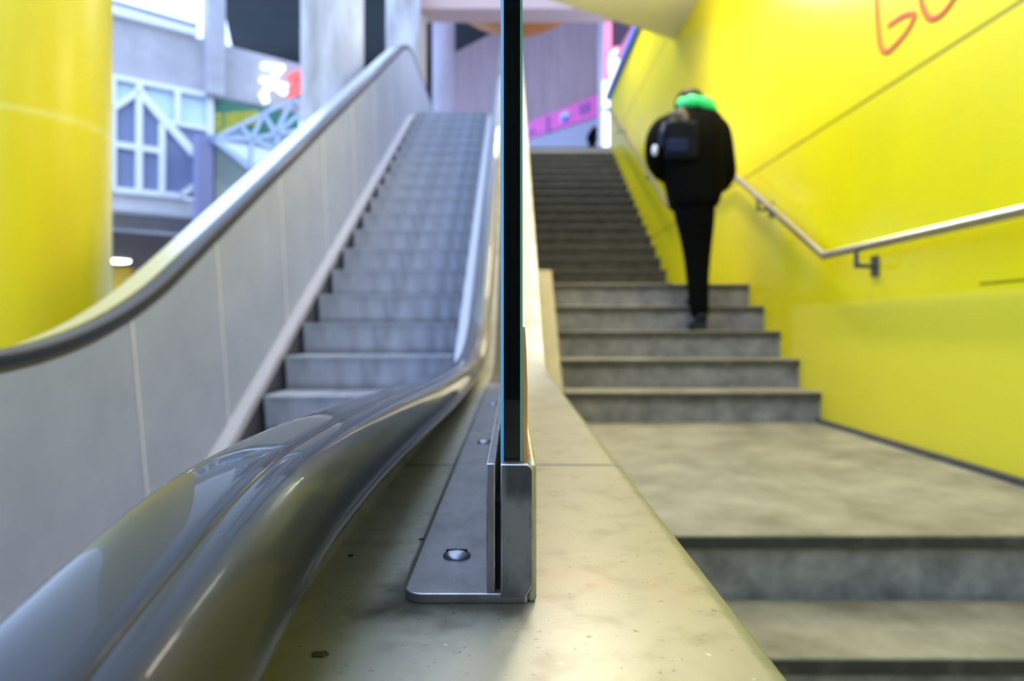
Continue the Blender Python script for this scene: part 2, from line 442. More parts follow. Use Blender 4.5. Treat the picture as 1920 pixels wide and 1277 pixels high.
# ------------------------------------------------------------------ escalator
XR_IN, XL_IN = -0.148, -1.36
esc = thing('escalator', 'grey steel escalator with black handrails rising to the upper level', 'escalator', (-0.8, 2.2, Z_LOW))
C_RAIL, ZF = 1.335, -0.066
RZ = [(-0.6, -0.40), (-0.3, -0.33), (0.0, -0.185), (0.08, -0.122), (0.13, -0.095), (0.17, -0.0805), (0.2, -0.0730), (0.24, -0.0640), (0.29, -0.0565), (0.38, -0.0540), (0.467, -0.0550), (0.61, -0.0590), (0.86, -0.0680), (1.1, -0.0740), (1.42, -0.0780), (1.7, -0.0780), (2.2, -0.078), (3, -0.078)]
def near_right(y):
    for i in range(1, len(RZ) - 2):
        if RZ[i][0] <= y <= RZ[i + 1][0]:
            (x0, a), (x1, b), (x2, c), (x3, d) = RZ[i - 1:i + 3]
            u = (y - x1) / (x2 - x1); m1 = (c - a) / (x2 - x0) * (x2 - x1); m2 = (d - b) / (x3 - x1) * (x2 - x1)
            return b * (2*u**3 - 3*u*u + 1) + m1 * (u**3 - 2*u*u + u) + c * (3*u*u - 2*u**3) + m2 * (u**3 - u*u)
    return RZ[0][1] if y < 0 else RZ[-1][1]
path_r = run(ZF - 0.012, 1.335, -0.05, 11.8, 0.5, near_right, 3.80)
path_l = run(ZF, C_RAIL, -0.2, 11.8, 0.55, None, 3.82)
rail_prof = [(x_ if x_ < 0.03 else x_ + 0.0035 if x_ < 0.047 else x_ + 0.006, n_) for x_, n_ in [(0.006, -0.046), (0.001, -0.038), (-0.001, -0.028), (0.0, -0.017), (0.002, -0.0105), (0.006, -0.0058), (0.011, -0.0030), (0.018, -0.0010), (0.027, 0.0003), (0.036, 0.0008), (0.0430, 0.0004), (0.0440, -0.0007), (0.0450, -0.0002), (0.051, -0.0022), (0.060, -0.009), (0.065, -0.0175), (0.067, -0.026), (0.066, -0.034), (0.062, -0.041), (0.055, -0.046)]]
sweep(MB(), [(XR_IN + x, h) for x, h in rail_prof], path_r).build('handrail', M_rubber, esc, smooth=True, angle=50)
sweep(MB(), [(XL_IN - x, h) for x, h in rail_prof][::-1], path_l).build('handrail', M_rubber, esc, smooth=True, angle=50)
# guides under the rails
sweep(MB(), [(-0.132, -0.17), (-0.132, -0.0455), (-0.107, -0.0455), (-0.107, -0.17)], path_r).build('handrail_guide', M_deck, esc)
sweep(MB(), [(XL_IN - 0.062, -0.058), (XL_IN - 0.062, -0.045), (XL_IN - 0.003, -0.045), (XL_IN - 0.003, -0.058)], path_l).build('handrail_guide', mat('brown_guide', (0.10, 0.085, 0.05), 0.4, metal=0.5), esc)
# outer deck beside the left rail
sweep(MB(), [(XL_IN - 0.20, -0.09), (XL_IN - 0.20, -0.04), (XL_IN - 0.07, -0.04), (XL_IN - 0.07, -0.09)], path_l).build('outer_deck', M_outer, esc, bevel=0.006)
# panels
C_LEDGE, Z_LEDGE = 2.335, Z_LOW + 0.10
ledge = run(Z_LEDGE, C_LEDGE, -0.4, 11.8, 0.5, None, 3.0)
def panel(xt, xb, name, path_top, dz, y0=0.3):
    """steel sheet between the ledge and the underside of the rail"""
    ys = [y0 + (11.7 - y0) * i / 130 for i in range(131)]
    def zi(path, y):
        for (a, za), (b, zb) in zip(path, path[1:]):
            if a <= y <= b: return za + (zb - za) * (y - a) / max(1e-9, b - a)
        return path[-1][1]
    rg = []
    s = 1 if xt > -0.7 else -1
    for y in ys:
        t, b = zi(path_top, y) - dz, zi(ledge, y)
        rg.append([(xt, y, t), (xt + 0.02 * s, y, t), (xb + 0.02 * s, y, b), (xb, y, b)])
    o = MB().rings(rg).build(name, M_panel, esc)
    return zi
zi = panel(XL_IN - 0.004, XL_IN - 0.004, 'balustrade_panel', path_l, 0.062, -0.15)
panel(-0.158, -0.168, 'balustrade_panel', path_r, 0.062, -0.04)
for y in (0.9, 1.7, 2.44, 3.14, 4.0, 4.9, 5.8, 6.7, 7.6, 8.5):
    zt, zb = zi(path_l, y) - 0.062, zi(ledge, y + (0.14 if y > 2 else 0.02))
    dy = 0.14 if y > 2 else 0.02
    MB().prism([(XL_IN - 0.004, y, zt), (XL_IN - 0.004, y + 0.012, zt), (XL_IN - 0.004, y + 0.012 + dy, zb), (XL_IN - 0.004, y + dy, zb)], (0.003, 0, 0)).build('panel_joint', M_joint, esc)
# ledges and skirts
sweep(MB(), [(XL_IN - 0.02, -0.04), (XL_IN - 0.02, 0.012), (XL_IN + 0.055, 0.0), (XL_IN + 0.06, -0.04)], ledge).build('inner_deck', M_trim, esc)
sweep(MB(), [(-0.325, -0.04), (-0.32, 0.0), (-0.165, 0.012), (-0.165, -0.04)], ledge).build('inner_deck', M_trim, esc)
sweep(MB(), [(XL_IN + 0.02, -0.40), (XL_IN + 0.02, -0.03), (XL_IN + 0.052, -0.03), (XL_IN + 0.052, -0.40)], ledge).build('skirt', M_skirt, esc)
sweep(MB(), [(-0.317, -0.40), (-0.317, -0.03), (-0.285, -0.03), (-0.285, -0.40)], ledge).build('skirt', M_skirt, esc)
# moving steps
proto = None
RUN_E, RISE_E = 0.3325, 0.1915
for k in range(-5, 18):
    y, z = 3.857 + RUN_E * k, -0.160 + RISE_E * k
    h = RISE_E
    if k == 17: z, h = Z_ESC - 0.02, Z_ESC - 0.02 - (-0.160 + RISE_E * 16)
    if proto is None or k == 17:
        hb = h + 0.03
        prof = [(0, 0), (0.004, -0.012)]
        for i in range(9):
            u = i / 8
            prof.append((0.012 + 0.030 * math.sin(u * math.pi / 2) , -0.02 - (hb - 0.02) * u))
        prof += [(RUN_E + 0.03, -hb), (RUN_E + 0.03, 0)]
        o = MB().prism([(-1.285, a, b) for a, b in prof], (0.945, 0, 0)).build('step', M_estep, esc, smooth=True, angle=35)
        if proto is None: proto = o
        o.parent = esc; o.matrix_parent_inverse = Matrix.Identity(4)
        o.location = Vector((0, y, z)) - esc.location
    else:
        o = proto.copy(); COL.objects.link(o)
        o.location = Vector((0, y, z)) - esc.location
MB().box(-1.285, -0.34, 9.84, 10.6, Z_ESC - 0.05, Z_ESC + 0.005).build('comb_plate', M_trim, esc)
MB().box(-1.285, -0.34, -0.4, 2.19, Z_LOW, Z_LOW + 0.03).build('floor_plate', M_trim, esc)
# right-hand deck with the cladding that faces the stairs
ZD, C_DECK = -0.1365, 1.425
deck_path = run(ZD, C_DECK, -0.6, 11.0, 0.28, None, 3.70)
sweep(MB(), [(-0.136, -0.012), (-0.136, 0), (0.100, 0), (0.107, -0.002), (0.111, -0.006), (0.112, -0.012)], deck_path).build('outer_deck', M_deck, esc, smooth=True, angle=60)
rg = []
for y, z in deck_path: rg.append([(0.100, y, z - 0.010), (0.1115, y, z - 0.010), (0.1115, y, max(Z_LOW, z - 1.3)), (0.100, y, max(Z_LOW, z - 1.3))])
MB().rings(rg).build('side_cladding', M_deck, esc)

sweep(MB(), [(-0.17, -0.06), (-0.17, -0.05), (-0.134, -0.05), (-0.134, -0.06)], deck_path).build('deck_pan', M_skirt, esc)

# ------------------------------------------------------------------ glass barrier
DF = 0.338
gb = thing('glass_barrier', 'upright green-edged glass sheet clamped in a grey steel foot on the escalator deck', 'glass barrier', (0, DF, ZD))
def rounded_plate(x0, x1, y0, y1, r, z0, z1):
    pts = []
    for i in range(9):
        a = math.pi + (math.pi / 2) * i / 8
        pts.append((x0 + r + r * math.cos(a), y0 + r + r * math.sin(a), z0))
    pts += [(x1 - 0.001, y0, z0), (x1, y0 + 0.001, z0), (x1, y1, z0), (x0, y1, z0)]
    return MB().prism(pts, (0, 0, z1 - z0))
rounded_plate(-0.0540, 0.0078, DF, 1.62, 0.009, ZD, ZD + 0.005).build('base_plate', M_plate, gb, bevel=0.0009, edge=True)
ZT = -0.0673
# left clamp leg
MB().box(-0.0127, -0.0083, DF + 0.001, 1.60, ZD + 0.005, ZT).build('clamp_leg', M_plate, gb, bevel=0.0007, edge=True)
# end block with rounded right shoulder
pts = []
x0, x1, z0, z1, r = -0.0057, 0.0106, ZD + 0.0034, ZT, 0.0042
pts = [(x0, DF, z0), (x1 - 0.0035, DF, z0)] + [(x1, DF, z0 + 0.006)]
for i in range(8):
    a = (math.pi / 2) * i / 7
    pts.append((x1 - r + r * math.cos(a), DF, z1 - r + r * math.sin(a)))
pts += [(x0, DF, z1)]
MB().prism([p + Vector((0, -0.0006, 0)) for p in map(Vector, pts)], (0, 0.0078, 0)).build('end_block', M_cap, gb, bevel=0.0008, edge=True)
MB().box(0.0076, 0.0122, DF + 0.0012, 1.60, ZD, ZT - 0.0005).build('clamp_leg', M_clamp, gb, bevel=0.0021)
MB().box(-0.0080, -0.0060, DF + 0.006, 1.60, ZD + 0.0052, ZT - 0.02).build('gasket', M_black, gb)
# the sheet itself
gx0, gx1, gy0, gy1, gz0, gz1, ch = -0.0058, 0.0054, DF + 0.008, 1.60, ZD + 0.018, 0.78, 0.0016
gm = MB()
prof = [(gx0 + ch, gy0), (gx1 - ch * 0.8, gy0), (gx1, gy0 + ch * 0.8), (gx1, gy1), (gx0, gy1), (gx0, gy0 + ch)]
gm.prism([(x, y, gz0) for x, y in prof], (0, 0, gz1 - gz0))
gm.bm.faces.ensure_lookup_table()
gm.bm.normal_update()
for f in gm.bm.faces:
    nrm = f.normal
    if abs(nrm.z) < 0.1 and 0.3 < abs(nrm.x) < 0.95: f.material_index = 1
gm.build('glass_sheet', [M_glass, M_arris], gb)
# wood packing strip beside the glass
wp = [(0.0058, ZD + 0.02), (0.0078, ZD + 0.02), (0.0079, -0.03), (0.0074, -0.012), (0.0069, -0.003), (0.0066, 0.0005), (0.0062, -0.004), (0.0060, -0.02)]
MB().prism([(x, DF + 0.011, z) for x, z in wp], (0, 0.12, 0)).build('packing_strip', M_wood, gb)
for y in (0.393, 0.783, 1.173):
    s = MB().lathe([(0.0006, 0.0), (0.0080, 0.0), (0.0079, 0.0010), (0.0068, 0.0024), (0.0045, 0.0036), (0.0006, 0.0040)], (-0.0318, y, ZD + 0.005), 28)
    so = s.build('screw', M_screw, gb, smooth=True, angle=50)
    MB().box(-0.0378, -0.0258, y - 0.0006, y + 0.0006, ZD + 0.0078, ZD + 0.00907).build('slot', M_black, so)
# flakes on the deck
for px, py, w_, l_ in ((600, 1229, 0.0042, 0.0028), (659, 1043, 0.0016, 0.0012), (790, 1012, 0.0016, 0.0010)):
    d = -ZD * F / (py - HY); q = P(px, py, d)
    m_ = MB(); ring = []
    for i in range(11):
        a = 2 * math.pi * i / 11; k = 0.7 + 0.5 * random.random()
        ring.append((q.x + w_ * k * math.cos(a), q.y + l_ * k * math.sin(a), ZD + 0.0002))
    lab = {600: 'largest dark flake of grime on the steel deck near the handrail', 659: 'small dark crumb on the deck between the handrail and the foot plate', 790: 'small dark crumb beside the left edge of the foot plate'}[px]
    tag(m_.prism(ring, (0, 0, 0.0007)).build('grime_flake', M_dirt), lab, 'dirt', 'flakes of grime on the deck')

# ------------------------------------------------------------------ wall handrail
hr = thing('wall_handrail', 'brushed steel handrail fixed along the yellow wall', 'handrail', (1.66, 3.66, 0.385))
XH = 1.665
MB().tube([(XH, -1.0, 0.375), (XH, 3.64, 0.385), (XH, 5.33, 1.255), (XH, 7.22, 1.275), (XH, 11.9, 3.83), (XH, 12.25, 3.85)], 0.021, 18).build('rail', M_chrome, hr, smooth=True, angle=60)
for y, z in ((0.9, 0.378), (3.30, 0.384), (4.62, 0.886), (8.4, 1.92), (10.6, 3.12)):
    b_ = MB().tube([(XH, y, z - 0.015), (XH, y, z - 0.085), (XW - 0.008, y, z - 0.085)], 0.011, 10)
    b_.box(XW - 0.012, XW, y - 0.028, y + 0.028, z - 0.135, z - 0.035)
    b_.build('bracket', M_bracket, hr, smooth=True, angle=50)

# graffiti "GO" sprayed on the wall
def on_wall(px, py):
    d = (XW - 0.003) * F / (px - 960.0); return P(px, py, d)
gr = thing('graffiti', 'red sprayed letters GO high on the yellow wall', 'graffiti', on_wall(1690, 50))
def stroke(name, pix):
    pts = []
    for i in range(len(pix) - 1):
        p0, p1, p2, p3 = (Vector(pix[max(0, min(len(pix) - 1, j))]) for j in (i - 1, i, i + 1, i + 2))
        for u in (0, 0.25, 0.5, 0.75):
            pts.append(0.5 * (2 * p1 + (p2 - p0) * u + (2 * p0 - 5 * p1 + 4 * p2 - p3) * u * u + (3 * p1 - p0 - 3 * p2 + p3) * u ** 3))
    pts.append(Vector(pix[-1]))
    w3 = [on_wall(p.x, p.y) for p in pts]
    o = MB().tube(w3, 0.0125, 10).build(name, M_spray, gr, smooth=True)
    for v in o.data.vertices: v.co.x = XW - 0.003 + (v.co.x - (XW - 0.003)) * 0.25
stroke('letter', [(1652, -75), (1643, -30), (1643, 10), (1646, 55), (1651, 88), (1662, 97), (1678, 84), (1700, 58), (1714, 31), (1706, 26), (1690, 31), (1665, 48)])
stroke('letter', [(1775, -75), (1740, -55), (1725, -20), (1728, 10), (1737, 29), (1748, 35), (1765, 26), (1783, 4), (1800, -30), (1795, -65), (1775, -75)])

# ------------------------------------------------------------------ ceiling lamps over the stairs (out of the frame; the high one is added)
def tube_lamp(x, y, z, zc, label, power, up):
    t = thing('ceiling_lamp', label, 'lamp', (x, y, z))
    MB().box(x - 0.05, x + 0.05, y - 0.62, y + 0.62, z + 0.03, z + 0.06).build('housing', M_white_frame, t)
    for s_ in (-0.5, 0.5): MB().cyl((x, y + s_, z + 0.055), (x, y + s_, zc), 0.012, seg=10).build('hanger', M_white_frame, t)
    MB().tube([(x, y - 0.6, z), (x, y + 0.6, z)], 0.03, 16).build('tube', M_lamp_warm, t, smooth=True)
    area('lamp_light', (x, y, z - 0.045), (0, 0, 0), 0.12, 1.2, power, (1.0, 0.90, 0.70))
    area('added_uplight', (x, y, z + 0.07), (math.pi, 0, 0), 0.25, 1.3, up, (1.0, 0.92, 0.76))  # added upward fill that brightens the soffit
tube_lamp(1.05, 4.9, 2.76, 3.12, 'slim warm lamp hung over the middle flight of steps', 36, 60)
tube_lamp(1.0, 2.2, 2.90, 3.12, 'slim warm lamp hung over the landing', 32, 14)
tube_lamp(0.95, 9.2, 5.4, 8.7, 'unseen warm lamp added high over the upper flight to brighten the far wall', 85, 5)  # added lamp: brightens the yellow wall beyond the soffit

# ------------------------------------------------------------------ columns
def column(name, label, px0, px1, d, z0, z1, m, cat='column'):
    xc = ((px0 + px1) / 2 - 960) / F * d; r = (px1 - px0) / 2 / F * d
    o = MB().lathe([(r, z0), (r, z1)], (xc, d, 0), 56).build(name, m, smooth=True)
    return tag(o, label, cat)
M_ccol = mat('streaked_concrete', (0.60, 0.59, 0.62), 0.8, noise=(3.2, (0.30, 0.26, 0.25), 0.38, 0.72, (1, 1, 0.25)))
column('concrete_column', 'pale round concrete column, widest of those behind the escalator', 566, 681, 8.4, Z_LOW, 9, M_ccol)
column('concrete_column', 'round concrete column standing at the head of the left handrail', 724, 788, 12.6, Z_LOW, 9, M_ccol)
column('concrete_column', 'slim mauve-grey round column beyond the top of the escalator', 811, 853, 15.5, Z_ESC, 9, mat('mauve_concrete', (0.46, 0.42, 0.52), 0.8, noise=(3, (0.36, 0.32, 0.38), 0.4, 0.75, (1, 1, 0.2))))
q = P(779, 0, 13.2).x; struct(MB().box(q, P(797, 0, 13.2).x, 13.2, 13.4, Z_LOW, 9).build('trim_5', mat('sunlit_tan', (0.62, 0.46, 0.34), 0.8)), 'narrow added tan strip for the sunlit right side of the column at the head of the left handrail', 'upright')  # added strip: the column's sunlit right side put into tan colour
o = MB().lathe([(0.62, Z_LOW), (0.62, 7)], (-3.47, 4.7, 0), 72).build('yellow_column', M_ycol, smooth=True)
tag(o, 'thick glossy yellow round column left of the escalator', 'column')

# ------------------------------------------------------------------ building across the hall, on the left
FX, FY = -778 / F * 11.0, 11.0
fd = Vector((0.783, 0.622, 0.0)); fn = Vector((0.622, -0.783, 0.0))   # along and outwards
def fac(px, py, out=0.0):
    """point on the facade plane (pushed out by `out`) at that pixel"""
    o = Vector((FX, FY, 0)) + fn * out
    r = Vector(((px - 960) / F, 1.0, (HY - py) / F))
    k = o.dot(fn) / r.dot(fn)
    return r * k
def facpoly(pix, depth, out=0.0):
    return MB().prism([fac(x, y, out) for x, y in pix], fn * depth)
def bar(mbx, a, b, w, out, depth):
    """flat bar between two facade pixels, w wide in pixels"""
    a, b = Vector(a), Vector(b); t = (b - a).normalized(); nn = Vector((-t.y, t.x)) * w / 2
    return mbx.prism([fac(*(a + nn), out), fac(*(b + nn), out), fac(*(b - nn), out), fac(*(a - nn), out)], fn * depth)
def ln(x, x0, y0, x1, y1): return y0 + (y1 - y0) * (x - x0) / (x1 - x0)
top_e = lambda x: ln(x, 182, 22, 565, 121)
bot_e = lambda x: ln(x, 182, 138, 565, 213)
struct(facpoly([(20, top_e(20)), (640, top_e(640)), (640, bot_e(640)), (20, bot_e(20))], -0.4).build('wall_upper_fascia', M_conc), 'grey concrete band across the building on the left', 'wall')
mb = facpoly([(20, ln(20, 182, 88, 380, 115) - 12), (640, ln(640, 182, 88, 380, 115) - 2), (640, bot_e(640)), (20, bot_e(20))], 0.05)
struct(mb.build('trim_1', M_conc), 'raised lower course of the grey concrete band', 'trim')
sill_e = lambda x: ln(x, 182, 357, 362, 374)
base_e = lambda x: ln(x, 182, 425, 345, 439)
struct(facpoly([(20, sill_e(20)), (362, sill_e(362)), (362, base_e(362)), (20, base_e(20))], -0.4).build('wall_lower_fascia', M_conc_light), 'pale concrete parapet under the white framed glazing', 'wall')
mb = facpoly([(20, ln(20, 182, 393, 362, 408)), (362, 408), (362, 411), (20, ln(20, 182, 396, 362, 411))], 0.02)
struct(mb.build('trim_2', M_conc), 'thin grey line along the pale parapet', 'trim')
# white framed glazing
sf = thing('shop_glazing', 'white framed glazing with peaked blue panes above the pale parapet', 'window', fac(260, 360))
upper = [(182, 138), (392, 179), (392, 243), (325, 232), (259, 172), (209, 203), (182, 188)]
facpoly([(150, 133), (392, 180), (392, 243), (150, 200)], -0.05, -0.02).build('pane', M_pane_light, sf)
facpoly([(182, 190), (204, 208), (204, 357), (150, 352), (150, 190)], -0.03, 0.02).build('pane', M_pane_dark, sf)
facpoly([(213, 205), (254, 178), (254, 362), (213, 357)], -0.03, 0.02).build('pane', M_pane_dark, sf)
facpoly([(263, 180), (299, 222), (299, 366), (263, 362)], -0.03, 0.02).build('pane', M_pane_dark, sf)
facpoly([(305, 230), (390, 243), (390, 374), (305, 367)], -0.03, 0.02).build('pane', M_pane_dark, sf)
for a, b, w_ in (((209, 143), (209, 358), 15), ((259, 160), (259, 365), 13), ((302, 235), (302, 368), 12), ((331, 172), (331, 233), 11), ((392, 182), (392, 262), 12), ((186, 138), (186, 195), 10)):
    bar(MB(), a, b, w_, 0.02, 0.10).build('mullion', M_white_frame, sf)
for a, b, w_ in (((170, 182), (209, 207), 14), ((209, 206), (259, 173), 13), ((257, 172), (362, 290), 14)):
    bar(MB(), a, b, w_, 0.02, 0.11).build('gable_bar', M_white_frame, sf)
for a, b, w_ in (((150, 262), (302, 285), 11), ((318, 231), (396, 245), 9), ((150, 134), (396, 182), 9), ((150, 351), (342, 369), 11), ((336, 369), (364, 348), 11)):
    bar(MB(), a, b, w_, 0.02, 0.09).build('rail', M_white_frame, sf)
# square pillar
mb = facpoly([(380, -120), (413, -120), (413, 192), (380, 184)], 0.35, 0.0)
tag(mb.build('square_pillar', M_conc, bevel=0.02), 'square grey concrete pillar crossing the grey band', 'pillar')
# posts and panel at the foot of a second stair
mb = facpoly([(361, 256), (393, 259), (393, 720), (361, 720)], 0.25, 0.6)
tag(mb.build('slate_post', M_post, bevel=0.02), 'slate blue square post right of the white framed glazing', 'post')
bp = thing('sloping_balustrade', 'pale green panel with a sloping ochre cap beside the slate post', 'balustrade', fac(400, 450, 0.5))
facpoly([(398, 268), (560, 385), (560, 800), (398, 720)], 0.06, 0.45).build('panel', M_greenpanel, bp)
bar(MB(), (396, 264), (562, 384), 7, 0.42, 0.14).build('cap', M_ochre, bp)
facpoly([(395, 262), (400, 262), (400, 722), (395, 722)], 0.10, 0.5).build('edge_post', M_brown, bp)
# green banner with yellow lettering
bn = thing('banner', 'green banner with yellow letters under the grey band', 'banner', fac(440, 225))
facpoly([(399, 187), (560, 216), (560, 290), (399, 262)], 0.03, 0.05).build('cloth', M_banner, bn)
x = 402
for i, wd in enumerate((15, 5, 13, 13, 13, 12, 12)):
    y0 = ln(x, 400, 213, 485, 207); y1 = ln(x, 400, 250, 485, 229)
    lm = MB()
    if i == 1: bar(lm, (x + 2, y1 - 4), (x + 3, y1), 4, 0.08, 0.02)
    else:
        bar(lm, (x + 2, y0), (x + 2, y1), 4, 0.08, 0.02)
        bar(lm, (x + wd - 4, y0), (x + wd - 4, y1), 4, 0.081, 0.02)
        if i in (0, 3): bar(lm, (x + 2, y0 + 2), (x + wd - 4, y0 + 2), 4, 0.082, 0.02); bar(lm, (x + 2, (y0 + y1) / 2), (x + wd - 4, (y0 + y1) / 2), 4, 0.083, 0.02)
        else: bar(lm, (x + 2, y1 - 2), (x + wd - 4, y1 - 2), 4, 0.082, 0.02)
    lm.build('letter', M_letters, bn)
    x += wd
# glazed triangular canopy in front of the banner
cn = thing('glazed_canopy', 'pale blue steel lattice canopy of triangles in front of the green banner', 'canopy', fac(490, 260, 0.9))
N = {'a': (398, 262), 'b': (448, 236), 'c': (492, 214), 'd': (545, 188), 'e': (572, 205), 'f': (566, 245), 'g': (520, 285), 'h': (468, 318), 'i': (470, 262), 'j': (515, 252)}
for e in ('ab', 'bc', 'cd', 'de', 'ef', 'fg', 'gh', 'ha', 'bi', 'ci', 'ai', 'ih', 'cj', 'dj', 'ej', 'fj', 'gj', 'ij', 'ig'):
    bar(MB(), N[e[0]], N[e[1]], 7, 0.9, 0.08).build('bar', mat('pale_blue_steel', (0.48, 0.60, 0.80), 0.5) if 'pale_blue_steel' not in MATS else MATS['pale_blue_steel'], cn)
M_cpane = mat('thin_blue_glazing', (0.42, 0.50, 0.72), 0.3)
b_ = M_cpane.node_tree.nodes['Principled BSDF']; b_.inputs['Alpha'].default_value = 0.45
for tri in ('abia', 'aiha'[:4], 'higa'[:3], 'gfj', 'jgi'):
    q = tri[:3]; facpoly([N[c_] for c_ in q], 0.02, 0.92).build('pane', M_cpane, cn)
# lit sign letters on the grey band
sg = thing('lit_sign', 'glowing white sign character beside a red one on the grey band', 'sign', fac(525, 160, 0.1))
lm = MB()
for a, b, w_ in (((489, 124), (530, 130), 13), ((528, 128), (506, 152), 14), ((486, 150), (512, 160), 11), ((512, 150), (488, 182), 14), ((490, 176), (498, 194), 14), ((512, 160), (534, 178), 13), ((505, 158), (536, 164), 12)):
    bar(lm, a, b, w_ * 0.72, 0.12 + random.random() * 0.01, 0.10)
lm.build('letter', M_glow, sg)
lm = MB()
for a, b, w_ in (((541, 148), (556, 138), 14), ((556, 137), (566, 150), 14), ((566, 148), (562, 168), 14), ((564, 166), (538, 180), 15), ((545, 164), (564, 160), 10)):
    bar(lm, a, b, w_ * 0.72, 0.12 + random.random() * 0.01, 0.10)
lm.build('letter', M_glow_red, sg)
# guard rail and ledge on the roof of the band
gd = thing('roof_guard', 'white ledge with a dark rail along the top of the grey band', 'railing', fac(270, 40))
facpoly([(20, top_e(20) - 18), (366, top_e(366) - 12), (366, top_e(366) + 1), (20, top_e(20) + 1)], 0.12, 0.0).build('ledge', M_white_frame, gd)
bar(MB(), (20, -49), (368, 50), 6, 0.05, 0.06).build('rail', M_post, gd)
for px in (60, 200, 365): bar(MB(), (px, ln(px, 20, -49, 368, 50)), (px, top_e(px) - 8), 4, 0.05, 0.04).build('upright', M_post, gd)
# underside of the building, lamp and coloured walls below it
zb = fac(182, 425).z
a, b = fac(20, base_e(20)), fac(362, base_e(362))
mb = MB().prism([(a.x, a.y, zb), (b.x, b.y, zb), (b.x - 4.5, b.y + 9, zb), (a.x - 4.5, a.y + 9, zb)], (0, 0, 0.3))
struct(mb.build('ceiling_lower', M_brown), 'dark brown underside of the building on the left', 'ceiling')
lp = P(220, 486, (zb - 0.02) * F / (HY - 486))
dl = thing('downlight', 'glowing oval lamp under the dark brown ceiling on the left', 'lamp', lp)
MB().lathe([(0.30, 0.02), (0.30, -0.03)], lp, 30).build('rim', M_white_frame, dl)
MB().lathe([(0.27, -0.0305), (0.27, -0.05), (0.2, -0.08)], lp, 30).build('diffuser', M_lamp, dl, smooth=True)
w0 = P(120, 505, 18.4); w1 = P(246, 500, 18.4)
struct(MB().box(w0.x, w1.x, 18.4, 18.6, Z_LOW, zb).build('wall_lower_amber', M_amber), 'amber wall under the brown ceiling', 'wall')
struct(MB().box(w1.x, w1.x + 6, 18.8, 19.0, Z_LOW, zb).build('wall_lower_pale', M_conc_light), 'pale wall under the brown ceiling', 'wall')

# ------------------------------------------------------------------ far end of the hall
mb = MB().prism([P(x, y, 23.0) for x, y in ((466, 62), (463, 74), (446, 77), (448, 86), (436, 92), (414, 86), (414, 200), (1140, 260), (1140, -200), (414, -200), (414, 26), (430, 28))], (0, 0.3, 0))
struct(mb.build('wall_far', M_dark), 'dark far end of the hall under the roof', 'wall')
mb = MB().prism([(-7.6, 17.8, 8.7), (-6.4, 15.0, 8.7), (0.4, 15.0, 8.7), (0.4, 8.4, 8.7), (4.0, 8.4, 8.7), (4.0, 24, 8.7), (-9.6, 24, 8.7)], (0, 0, 0.3))
struct(mb.build('ceiling_roof', M_dark), 'dark roof high over the upper level', 'ceiling')
# mauve concrete wall, running obliquely
def obl(px, py, out=0.0):
    o = Vector((0.328, 19.1, 0)); t = Vector((1.823, -2.1, 0)).normalized(); nn = Vector((t.y, -t.x, 0))
    o = o + nn * out
    r = Vector(((px - 960) / F, 1.0, (HY - py) / F)); k = o.dot(nn) / r.dot(nn)
    return r * k, nn
def oblpoly(pix, depth, out=0.0):
    nn = obl(960, 600)[1]
    return MB().prism([obl(x, y, out)[0] for x, y in pix], nn * depth)
struct(oblpoly([(850, -60), (1128, -60), (1128, 330), (850, 330)], -0.3).build('wall_back', M_lav), 'mauve concrete wall beyond the head of the stairs', 'wall')
line_t = lambda x: ln(x, 982, 236, 1122, 181); line_b = lambda x: ln(x, 982, 264, 1122, 220)
sb = thing('sign_band', 'magenta sign band with stickers on the mauve wall', 'sign', obl(1050, 240)[0])
oblpoly([(940, line_t(940)), (1123, line_t(1123)), (1123, line_b(1123)), (940, line_b(940))], 0.12, 0.03).build('board', M_magenta, sb)
oblpoly([(990, 247), (1003, 242), (1003, 249), (990, 253)], 0.03, 0.16).build('sticker', M_purple, sb)
oblpoly([(1025, 221), (1029, 219), (1029, 249), (1025, 250)], 0.03, 0.16).build('joint', M_purple, sb)
oblpoly([(1052, 214), (1067, 208), (1067, 224), (1052, 230)], 0.03, 0.16).build('sticker', M_white_frame, sb)
oblpoly([(1055, 220), (1063, 217), (1063, 227), (1055, 230)], 0.03, 0.20).build('sticker', M_blue, sb)
for q in ((1088, 198), (1099, 194)): oblpoly([(q[0], q[1]), (q[0] + 6, q[1] - 2), (q[0] + 6, q[1] + 16), (q[0], q[1] + 18)], 0.03, 0.16).build('sticker', M_purple, sb)
struct(oblpoly([(940, line_b(940)), (1123, line_b(1123)), (1123, 330), (940, 330)], 0.05, 0.01).build('wall_shopfront', M_shop), 'blue grey shopfront under the magenta band', 'wall')
# beam, orange dome
struct(MB().box(-2.0, 2.0, 13.0, 13.6, (HY - 16) / F * 13, 7.2).build('beam', mat('pinkish_beam', (0.62, 0.42, 0.38), 0.8)), 'pinkish concrete beam across the top of the hall', 'beam')
oc = P(968, 8, 14.2)
od = MB().lathe([(1.45, 0.15), (1.42, 0.02), (1.05, -0.22), (0.55, -0.48), (0.05, -0.62)], oc, 40).build('ceiling_dome', M_orange, smooth=True)
tag(od, 'burnt orange dome hanging under the pinkish beam', 'ceiling dome')
